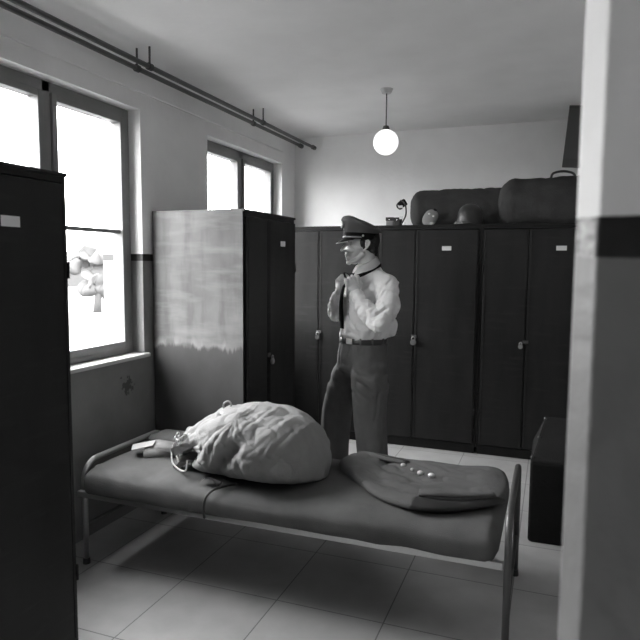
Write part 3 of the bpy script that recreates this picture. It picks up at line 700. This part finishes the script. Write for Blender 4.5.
# --- head frame
HCt = Vector((-1.213, 3.985, 1.655)); HS = 1.07
def dirs(deg):
    c, s = math.cos(math.radians(deg)), math.sin(math.radians(deg))
    F = Vector((-.957*c+.29*s, -.29*c-.957*s, 0)).normalized(); return F, Vector((-F.y, F.x, 0))
HF, HLt = dirs(13)
HM = Matrix((HF, HLt, Vector((0, 0, 1)))).transposed()          # columns: forward, left, up
tilt = Matrix.Rotation(math.radians(0), 3, 'Y')
def h(f, l, z): return HCt + HM @ (Vector((f, l, z))*HS)
def hell(bm, c, r, sub=4, rot=None):
    ell(bm, h(*c), tuple(q*HS for q in r), HM @ (rot if rot is not None else Matrix.Identity(3)), sub)
TF, TL = dirs(26)
body = BM()
hell(body, (-.012, 0, .030), (.097, .074, .085))
hell(body, (.028, 0, -.030), (.058, .057, .080))
hell(body, (.036, 0, -.082), (.043, .042, .036))
hell(body, (.070, 0, -.108), (.017, .019, .015))
for s in (1, -1):
    chain(body, [h(.072, s*.010, -.110), h(.035, s*.038, -.092), h(-.006, s*.053, -.055)], [.013, .014, .015])
    hell(body, (.056, s*.034, -.030), (.026, .022, .024))
    hell(body, (.098, s*.0105, -.034), (.011, .007, .007))
    ear = [(-.012, -.030), (-.022, -.018), (-.038, .002), (-.042, .018), (-.032, .028), (-.018, .026), (-.012, .012)]
    chain(body, [h(f_, s*(.069+.012*min(1, max(0, (-.012-f_)/.02))), z_) for f_, z_ in ear], [.0065, .0062, .0055, .0055, .0055, .0052, .005], sub=2)
    ell(body, h(-.025, s*.0765, .0), (.015, .005, .025), HM @ Matrix.Rotation(s*.35, 3, 'Z'), 3)
    chain(body, [h(.083, s*.012, .014), h(.073, s*.044, .013)], [.0095, .010])
chain(body, [h(.086, 0, .012), h(.104, 0, -.012), h(.116, 0, -.031)], [.0075, .0080, .0098])
hell(body, (.080, 0, -.048), (.015, .028, .026)); hell(body, (.075, 0, -.082), (.014, .022, .014))
hell(body, (.087, 0, -.0565), (.0095, .021, .0058)); hell(body, (.0845, 0, -.0700), (.0095, .018, .0065))
hell(body, (.070, 0, .03), (.02, .05, .03))
# neck and trunk (under the clothes), legs
chain(body, [h(-.030, 0, -.045), (-1.155, 4.0, 1.50), (-1.15, 4.01, 1.43)], [.058, .062, .075])
chain(body, [(-1.15, 4.01, 1.40), (-1.155, 4.0, 1.25), (-1.175, 4.0, 1.08), (-1.19, 4.0, .95)], [.10, .105, .10, .09])
chain(body, [(-1.14, 3.95, .90), (-1.11, 3.92, .50), (-1.07, 3.915, .09)], [.065, .055, .04])
chain(body, [(-1.24, 4.04, .90), (-1.38, 4.055, .50), (-1.41, 4.075, .09)], [.065, .055, .04])
SH_N, EL_N, WR_N = Vector((-.995, 3.88, 1.395)), Vector((-1.02, 3.745, 1.155)), Vector((-1.178, 3.765, 1.345))
SH_F, EL_F, WR_F = Vector((-1.275, 4.11, 1.405)), Vector((-1.392, 4.02, 1.19)), Vector((-1.345, 3.92, 1.32))
chain(body, [(-1.08, 3.95, 1.40), SH_N, EL_N, WR_N], [.06, .05, .038, .027])
chain(body, [(-1.2, 4.06, 1.40), SH_F, EL_F, WR_F], [.06, .05, .038, .027])
# --- hands: near hand a curled fist, back of the hand to the room; far hand behind it
def hand(bm, wrist, D, Nn, side, curls, spread=.0, sc=1.0, thumb=None):
    """D: direction wrist->knuckles, Nn: back-of-hand normal, side: thumb side"""
    D = D.normalized(); Nn = (Nn-D*Nn.dot(D)).normalized(); S = side*D.cross(Nn).normalized()
    pal = wrist+D*.050*sc
    Mx = Matrix((D, S, Nn)).transposed()
    chain(bm, [wrist-D*.02, wrist+D*.012], [.026*sc, .024*sc])
    ell(bm, pal-Nn*.002, (.046*sc, .040*sc, .0150*sc), Mx, 3)
    ell(bm, wrist+D*.025*sc, (.03*sc, .029*sc, .018*sc), Mx, 3)
    Ls = [(.040, .026, .021), (.045, .029, .022), (.042, .027, .021), (.033, .021, .019)]
    for i, (l1, l2, l3) in enumerate(Ls):
        off = (.031-.0212*i)*sc; k = wrist+D*(.084-.004*abs(i-1.2))*sc+S*off
        a = 0; p = k.copy(); pts = [k-D*.035*sc+Nn*.002, k+Nn*.0045*sc]; p = pts[-1].copy(); c = curls[i] if isinstance(curls, (list, tuple)) else curls
        for j, L_ in enumerate((l1, l2, l3)):
            a += c*(1.0, 1.15, .75)[j]
            dd = D*math.cos(a)-Nn*math.sin(a)+S*(spread*(1.2-i)*.15)
            p = p+dd.normalized()*L_*sc; pts.append(p.copy())
        chain(bm, pts, [.0075*sc, .0104*sc, .0088*sc, .0080*sc, .0068*sc], sub=2)
    t0 = wrist+D*.022*sc+S*.026*sc-Nn*.006
    th = thumb or (.75, .55)
    d1 = (D*th[0]+S*th[1]-Nn*.35).normalized(); d2 = (D*.9-S*.05-Nn*.55).normalized()
    chain(bm, [t0, t0+d1*.042*sc, t0+d1*.042*sc+d2*.030*sc, t0+d1*.042*sc+d2*.054*sc], [.013*sc, .0115*sc, .0100*sc, .0085*sc], sub=2)
Dn = Vector((-.22, .10, .95)); hand(body, WR_N, Dn, Vector((.50, -.85, .12)), 1, [1.0, 1.1, 1.2, 1.3], sc=1.14)
Df = Vector((.18, -.12, .95)); hand(body, WR_F, Df, Vector((-.75, -.66, .05)), -1, [.65, .75, .85, .95], sc=1.16)
me = remesh(body, .0028, 2, .5)
body_o = obj('body', me, M_skin, man, world=True, smooth=True)
# eyes, brows
for s in (1, -1):
    e = BM(); ell(e, h(.0735, s*.030, -.003), .0118*HS, sub=3); eo = obj('eye', e, M_eye, man, world=True, smooth=True)
    e = BM(); ell(e, h(.0818, s*.0315, -.003), (.0046, .0052, .0052), HM, 3); obj('iris', e, M_black, eo, world=True, smooth=True)
    e = BM(); tube(e, [h(.0865, s*.030+.014*q, .0045-.003*abs(q)) + HM@Vector((-.006*abs(q), 0, 0)) for q in (-1, -.5, 0, .5, 1)], .0022, 8); obj('eyelid', e, M_skin, man, world=True, smooth=True)
    e = BM(); tube(e, [h(.0935, s*.014, .017), h(.0905, s*.030, .0215), h(.078, s*.047, .018)], lambda t: .0042-.0015*t, 8, smooth_n=4); obj('eyebrow', e, M_hair, man, world=True, smooth=True)
g = BM(); hell(g, (.0925, 0, -.0585), (.004, .019, .0052)); hell(g, (.0885, 0, -.0705), (.0045, .016, .0055)); obj('lips', g, mat('lip_skin', .26, .5), man, world=True, smooth=True)
g = BM(); hell(g, (-.030, 0, .030), (.094, .0785, .083)); hell(g, (-.062, 0, -.022), (.050, .060, .045)); hell(g, (.000, .067, .018), (.018, .010, .034)); hell(g, (.000, -.067, .018), (.018, .010, .034))
hm_ = remesh(g, .004, 4); displace(hm_, lambda p, n: n*.002*ns(p, 60)); obj('hair', hm_, M_hair, man, world=True, smooth=True)

# --- peaked cap
def ering(cf, rf, rl, zf, zb, n=64, pw=1.0):
    r = []
    for k in range(n):
        a = 2*PI*k/n; f = math.cos(a); l = math.sin(a)
        ff = cf+rf*f; t = (f+1)/2
        r.append(h(ff, rl*l, zb+(zf-zb)*t**pw))
    return r
cap = BM()
loft(cap, [ering(0, .092, .078, .040, .034), ering(0, .103, .087, .036, .030), ering(0, .104, .088, .080, .070)], cap=False)
R_ = [ering(0, .104, .088, .080, .070), ering(-.004, .112, .100, .118, .076, pw=1.3), ering(-.008, .128, .122, .150, .078, pw=1.25), ering(-.010, .131, .126, .162, .082, pw=1.2), ering(-.012, .124, .118, .176, .090, pw=1.15),
      ering(-.016, .105, .098, .186, .097, pw=1.0), ering(-.02, .07, .065, .172, .112), ering(-.02, .03, .03, .155, .13), ering(-.02, .004, .004, .143, .141)]
loft(cap, R_, cap=True); bmesh.ops.remove_doubles(cap, verts=cap.verts, dist=.0004)
cme = subdivide_mesh(cap, 1); displace(cme, lambda p, n: n*(.003*ns(p, 18)))
capo = obj('peaked_cap', cme, M_cap, man, world=True, smooth=True)
g = BM(); loft(g, [ering(0, .105, .089, .036, .030), ering(0, .1065, .0905, .040, .034), ering(0, .1065, .0905, .074, .064), ering(0, .105, .089, .078, .068)], cap=False); obj('cap_band', g, M_black, capo, world=True, smooth=True)
v = BM(); vr = []
for i in range(9):
    s = i/8; row = []
    for k in range(33):
        a = math.radians(-66+132*k/32); c = math.cos(a); w2 = max(0, (c-math.cos(math.radians(66)))/(1-math.cos(math.radians(66))))
        ext = .047*w2**.8*s
        row.append(h((.103+ext)*c, (.088+ext*.9)*math.sin(a), .040-.024*s*w2**.7-.006*s*s*w2-.005*abs(math.sin(a))*0))
    vr.append(row)
loft(v, vr, cap=False, closed_u=False); bmesh.ops.solidify(v, geom=v.faces[:], thickness=.003); obj('cap_visor', v, mat('patent_leather', .008, .3, spec=.3), capo, world=True, smooth=True)
v = BM(); tube(v, vr[-1][3:-3], .0028, 8); obj('visor_edge', v, mat('visor_binding', .4, .3), capo, world=True, smooth=True)
g = BM(); tube(g, [h(.108*math.cos(a)*1.0, .092*math.sin(a), .046+.004*math.cos(a)) for a in [math.radians(-84+168*k/30) for k in range(31)]], .0058, 8, flat=.4, flatdir=HF+Vector((0,0,.01))); obj('chin_strap', g, mat('gold_braid', .25, .35, metal=.6), capo, world=True, smooth=True)
for s in (1, -1):
    g = BM(); ell(g, h(.004, s*.0925, .056), .0068*HS, sub=3); obj('cap_button', g, M_gilt, capo, world=True, smooth=True)
g = BM(); Rm = HM @ Matrix.Rotation(-.15, 3, 'Y'); ell(g, h(.1165, 0, .122), (.009, .015, .019), Rm, 3); ell(g, h(.1165, 0, .124), (.008, .023, .009), Rm, 3); ell(g, h(.119, 0, .142), (.007, .007, .008), Rm, 2); obj('cap_badge', g, M_gilt, capo, world=True, smooth=True)

# --- shirt
def tring(cx, cy, z, w_, d_, F=TF, Lv=TL, n=48, p=.92):
    r = []
    for k in range(n):
        a = 2*PI*k/n; c, s = math.cos(a), math.sin(a)
        r.append(Vector((cx, cy, z))+F*d_*math.copysign(abs(c)**p, c)+Lv*w_*math.copysign(abs(s)**p, s))
    return r
PF, PL = dirs(48)
sh = BM()
loft(sh, [tring(-1.19, 4.0, 1.025, .160, .118, PF, PL), tring(-1.183, 4.0, 1.055, .180, .142, PF, PL), tring(-1.175, 4.0, 1.10, .186, .150), tring(-1.165, 4.0, 1.20, .182, .146), tring(-1.152, 4.0, 1.30, .182, .146),
          tring(-1.147, 4.0, 1.37, .178, .138), tring(-1.145, 4.003, 1.43, .158, .112), tring(-1.148, 4.003, 1.475, .115, .088), tring(-1.152, 4.0, 1.51, .076, .074), tring(-1.157, 3.998, 1.53, .066, .068)])
ell(sh, (-1.055, 4.06, 1.11), (.085, .085, .085))                                    # bloused back above the belt
chain(sh, [(-1.10, 3.96, 1.425), SH_N+Vector((.0, .005, .002))], [.070, .070])
chain(sh, [(-1.125, 3.98, 1.448), (-1.06, 3.93, 1.432), SH_N+Vector((-.01, 0, .0))], [.048, .060, .068])
chain(sh, [(-1.165, 4.02, 1.465), (-1.23, 4.07, 1.44), SH_F], [.05, .058, .062])
chain(sh, [SH_N, SH_N.lerp(EL_N, .5)+Vector((.034, .004, -.005)), EL_N+Vector((.012, .005, .01)), EL_N.lerp(WR_N, .45)+Vector((.002, -.006, -.006)), EL_N.lerp(WR_N, .92)], [.068, .078, .068, .060, .042])
chain(sh, [(-1.2, 4.06, 1.42), SH_F, SH_F.lerp(EL_F, .55)+Vector((-.012, 0, 0)), EL_F+Vector((0, .0, .005)), EL_F.lerp(WR_F, .5), EL_F.lerp(WR_F, .92)], [.066, .066, .060, .055, .050, .038])
sme = remesh(sh, .0055, 8, .5)
def arm_fold(p, A, B, amp, fr, ph):
    ax = B-A; L_ = ax.length; ax.normalize(); t = (p-A).dot(ax); d = (p-A-ax*t).length
    if -.03 < t < L_+.04 and d < .115:
        ang_ = math.atan2((p-A-ax*t).z, (p-A-ax*t).x)
        w5 = max(0, min(1, (t+.03)/.05))
        return w5*(amp*(valley((t*fr+.9*math.sin(ang_+ph), ang_*.7, ph), 1.0)-.6)+amp*.30*(valley((t*fr*2.3+1.5*math.sin(ang_*1.2+ph*2), ang_*1.4, ph+5), 1.0)-.5))
    return 0
def shirt_f(p, n):
    d = .0035*ns(p, 9)
    near = (p-SH_N).length
    d1 = arm_fold(p, SH_N, EL_N, .010, 9, 1.3); d2 = arm_fold(p, EL_N, WR_N, .012, 17, 4.1)
    d3 = arm_fold(p, SH_F, EL_F, .009, 10, 2.2); d4 = arm_fold(p, EL_F, WR_F, .010, 16, 7.7)
    k = 1 if p.x > -1.0 or p.y < 3.86 or p.x < -1.33 else 0
    d += (d1+d2+d3+d4) if (d1 or d2 or d3 or d4) else 0
    if p.z < 1.42 and not (d1 or d2): d += .013*(valley((p.x*6+p.z*4, p.y*6, p.z*5-p.x*5), 1.5)-.6)+.005*(valley((p.x*16, p.y*16, p.z*9), 1.2)-.5)
    d += .012*math.exp(-((p.z-1.05)/.05)**2)*ns((p.x*22, p.y*22, p.z*5))
    return n*d
displace(sme, shirt_f)
for _k in range(1):
    sb_ = bmesh.new(); sb_.from_mesh(sme)
    for _j in range(2): bmesh.ops.smooth_vert(sb_, verts=sb_.verts, factor=.4, use_axis_x=True, use_axis_y=True, use_axis_z=True)
    sb_.to_mesh(sme); sb_.free()
# keep cloth above the belt line
for v_ in sme.vertices:
    if v_.co.z < 1.022 and v_.co.x < -1.08: v_.co.z = 1.022
shirt = obj('shirt', sme, M_shirt, man, world=True, smooth=True)
# cuffs
for A, Bv, r_ in ((EL_N, WR_N, .037), (EL_F, WR_F, .034)):
    d = (Bv-A).normalized(); g = BM(); tube(g, [Bv-d*.045, Bv-d*.02, Bv+d*.004, Bv+d*.010], lambda t: r_*(1.08-.08*t), 26); bmesh.ops.bevel(g, geom=[e for e in g.edges if any(len(f.verts) > 4 for f in e.link_faces)], offset=.004, segments=2, affect='EDGES')
    obj('cuff', g, M_shirt, shirt, world=True, smooth=True)
# collar: folded band open at the throat, points falling to the front
def collar_ring(rad, zb, zf, n=40, open_=18):
    r = []
    for k in range(n+1):
        a = math.radians(open_+(360-2*open_)*k/n); c, s = math.cos(a), math.sin(a); t = (c+1)/2
        r.append(Vector((-1.165, 3.997, 0))+HF.lerp(TF, .5)*(rad*(1.06 if c > 0 else .84))*c+HLt.lerp(TL, .5)*rad*s*.98+Vector((0, 0, zb+(zf-zb)*t**1.2)))
    return r
g = BM(); loft(g, [collar_ring(.068, 1.525, 1.462), collar_ring(.066, 1.560, 1.495), collar_ring(.070, 1.583, 1.512), collar_ring(.077, 1.582, 1.508), collar_ring(.090, 1.560, 1.484), collar_ring(.103, 1.534, 1.444, open_=13)], cap=False, closed_u=False)
bmesh.ops.solidify(g, geom=g.faces[:], thickness=.003); obj('collar', g, M_shirt, shirt, world=True, smooth=True)
# chest pocket and buttons
tf = lambda z: Vector((-1.152, 4.0, z))
for z in (1.12, 1.20, 1.28, 1.36):
    g = BM(); ell(g, tf(z)+TF*(.153 if z < 1.33 else .146)+TL*.012, (.006, .006, .006), sub=2); obj('shirt_button', g, M_pale, shirt, world=True, smooth=True)
# --- necktie
tie = thing_tie = BM()
nk = Vector((-1.243, 3.893, 1.448))
tube(tie, [collar_ring(.105, 1.533, 1.444, open_=8)[i]-Vector((0, 0, .005)) for i in range(0, 41, 2)], .013, 10, flat=.35, flatdir=TF+Vector((0, 0, .02)))
to = obj('necktie', tie, M_black, man, world=True, smooth=True)
g = BM(); loft(g, [[nk+TL*(x*w3)+TF*y+Vector((0, 0, z)) for x, y in ((-1, 0), (-.6, .012), (.6, .012), (1, 0), (.6, -.01), (-.6, -.01))] for z, w3 in ((.022, .020), (.0, .017), (-.028, .011))]); obj('tie_knot', g, M_black, to, world=True, smooth=True)
def blade(pts, ws, name):
    g = BM(); pts = catmull(pts, 6); rr = []
    n = len(pts)
    for i, p in enumerate(pts):
        t = i/(n-1)*(len(ws)-1); k = min(int(t), len(ws)-2); w4 = ws[k]*(1-(t-k))+ws[k+1]*(t-k)
        D2 = Vector((.85, -.5, 0))
        rr.append([p+D2*w4, p+TF*.004, p-D2*w4, p-TF*.004])
    loft(g, rr); return obj(name, g, M_black, to, world=True, smooth=True)
blade([nk+Vector((-.004, -.006, -.02)), Vector((-1.283, 3.858, 1.38)), Vector((-1.303, 3.870, 1.28)), Vector((-1.308, 3.885, 1.18)), Vector((-1.306, 3.890, 1.10))], [.012, .016, .020, .024, .026], 'front_blade')
blade([nk+Vector((-.0, 0, .0)), Vector((-1.275, 3.84, 1.475)), Vector((-1.262, 3.83, 1.44))], [.010, .012, .012], 'back_blade')

# --- trousers
tr = BM()
loft(tr, [tring(-1.188, 4.0, 1.032, .164, .124, PF, PL), tring(-1.188, 4.0, .98, .172, .132, PF, PL), tring(-1.192, 4.0, .90, .182, .142, PF, PL), tring(-1.195, 4.0, .82, .180, .140, PF, PL), tring(-1.20, 4.0, .77, .13, .10, PF, PL)])
def leg(pts, rad, rot):
    rr = []
    P = catmull([Vector(p) for p in pts], 6)
    for i, p in enumerate(P):
        t = i/(len(P)-1)*(len(rad)-1); k = min(int(t), len(rad)-2); r_ = rad[k]*(1-(t-k))+rad[k+1]*(t-k)
        ring = []
        for q in range(32):
            a = 2*PI*q/32; c, s = math.cos(a), math.sin(a)
            cr = 1+.10*max(0, c)**8*(.4+.6*i/len(P))
            ring.append(p+PF*r_*1.03*c*cr+PL*r_*.94*s)
        rr.append(ring)
    loft(tr, rr)
leg([(-1.15, 3.97, .95), (-1.118, 3.935, .80), (-1.112, 3.93, .68), (-1.108, 3.92, .50), (-1.085, 3.915, .28), (-1.068, 3.915, .055)], [.10, .128, .122, .112, .103, .105], 0)
leg([(-1.23, 4.03, .95), (-1.29, 4.06, .80), (-1.335, 4.06, .68), (-1.385, 4.055, .50), (-1.402, 4.065, .28), (-1.415, 4.08, .055)], [.10, .125, .118, .108, .102, .102], 0)
tme = remesh(tr, .0075, 10, .6)
def tr_f(p, n):
    d = .004*ns(p, 7)
    # fan of creases below the crotch, vertical drape lower down
    d += .014*math.exp(-((p.z-.72)/.12)**2)*(valley(((p.x+1.3)*9+p.z*10, p.y*3, p.z*5-p.x*4), 1.0)-.6)
    if p.z < .7: d += .009*(valley((p.x*11, p.y*11, p.z*1.4+3), 1.0)-.6)
    if p.z > .85: d += .006*(valley((p.x*16, p.y*16, p.z*1.0), 1.0)-.6)*min(1, (1.02-p.z)/.05 if p.z < 1.02 else 0)
    return n*d
displace(tme, tr_f); trous = obj('trousers', tme, M_trous, man, world=True, smooth=True)
g = BM(); tube(g, [Vector((-1.192, 4.0, 0))+PL*(.178*math.sin(a))+PF*(.138*math.cos(a))+Vector((0, 0, z)) for a, z in ((.95, 1.0), (1.08, .94), (1.18, .88), (1.22, .84))], .004, 6, smooth_n=4); obj('pocket_seam', g, M_trous, trous, world=True, smooth=True)
# belt
g = BM(); loft(g, [tring(-1.188, 4.0, z, w_, d_, PF, PL, 64) for z, w_, d_ in ((1.000, .168, .128), (1.000, .174, .134), (1.004, .1755, .1355), (1.032, .173, .133), (1.036, .171, .131), (1.036, .165, .125))], cap=False); belt = obj('belt', g, M_leather, man, world=True, smooth=True)
bc = Vector((-1.188, 4.0, 1.018))+PF*.136+PL*.0; Rb = Matrix.Translation(bc) @ Matrix((PF, PL, Vector((0, 0, 1)))).transposed().to_4x4()
g = BM(); box(g, (-.002, -.026, -.019), (.006, .026, .019), .003, M=Rb); obj('belt_buckle', g, M_gilt, belt, world=True)
for a in (-.9, -.45, .5, 1.0, 1.6):
    q = Vector((-1.188, 4.0, 1.016))+PF*.135*math.cos(a)+PL*.175*math.sin(a); nn = (PF*math.cos(a)/.135+PL*math.sin(a)/.175).normalized(); s_ = Vector((-nn.y, nn.x, 0))
    g = BM(); box(g, (-.003, -.007, -.026), (.004, .007, .026), .002, M=Matrix.Translation(q) @ Matrix((nn, s_, Vector((0, 0, 1)))).transposed().to_4x4()); obj('belt_loop', g, M_trous, trous, world=True)
# shoes
for (x, y) in ((-1.07, 3.915), (-1.415, 4.08)):
    g = BM(); o_ = Vector((x, y, 0)); rr = []
    for i in range(15):
        t = i/14; f = -.10+.30*t; wd = .034+.014*math.sin(PI*min(1, t*1.05))*(1 if t < .9 else .9); ht = .095*(1-t)**.7+.042 if t > .3 else .115
        if i in (0, 14): wd *= .5; ht *= .7
        rr.append([o_+PF*f+PL*wd*math.copysign(abs(math.cos(a))**.8, math.cos(a))+Vector((0, 0, ht/2+.003+(ht/2)*math.copysign(abs(math.sin(a))**.7, math.sin(a)))) for a in [2*PI*k/20 for k in range(20)]])
    loft(g, rr); so = obj('shoe', g, M_leather, man, world=True, smooth=True)

# repeats of one kind share a group
for o in list(bpy.data.objects):
    if o.parent is None and o.get('label'):
        k = o.name.split('.')[0]
        if k == 'locker': o['group'] = 'lockers along the back wall' if abs(o.rotation_euler.z) < .1 else 'lockers along the window wall'
        elif k == 'padlock': o['group'] = 'padlocks on the locker doors'
        elif k == 'duffel_bag': o['group'] = 'duffel bags on top of the lockers'
        elif k == 'pipe': o['group'] = 'pipes under the ceiling'
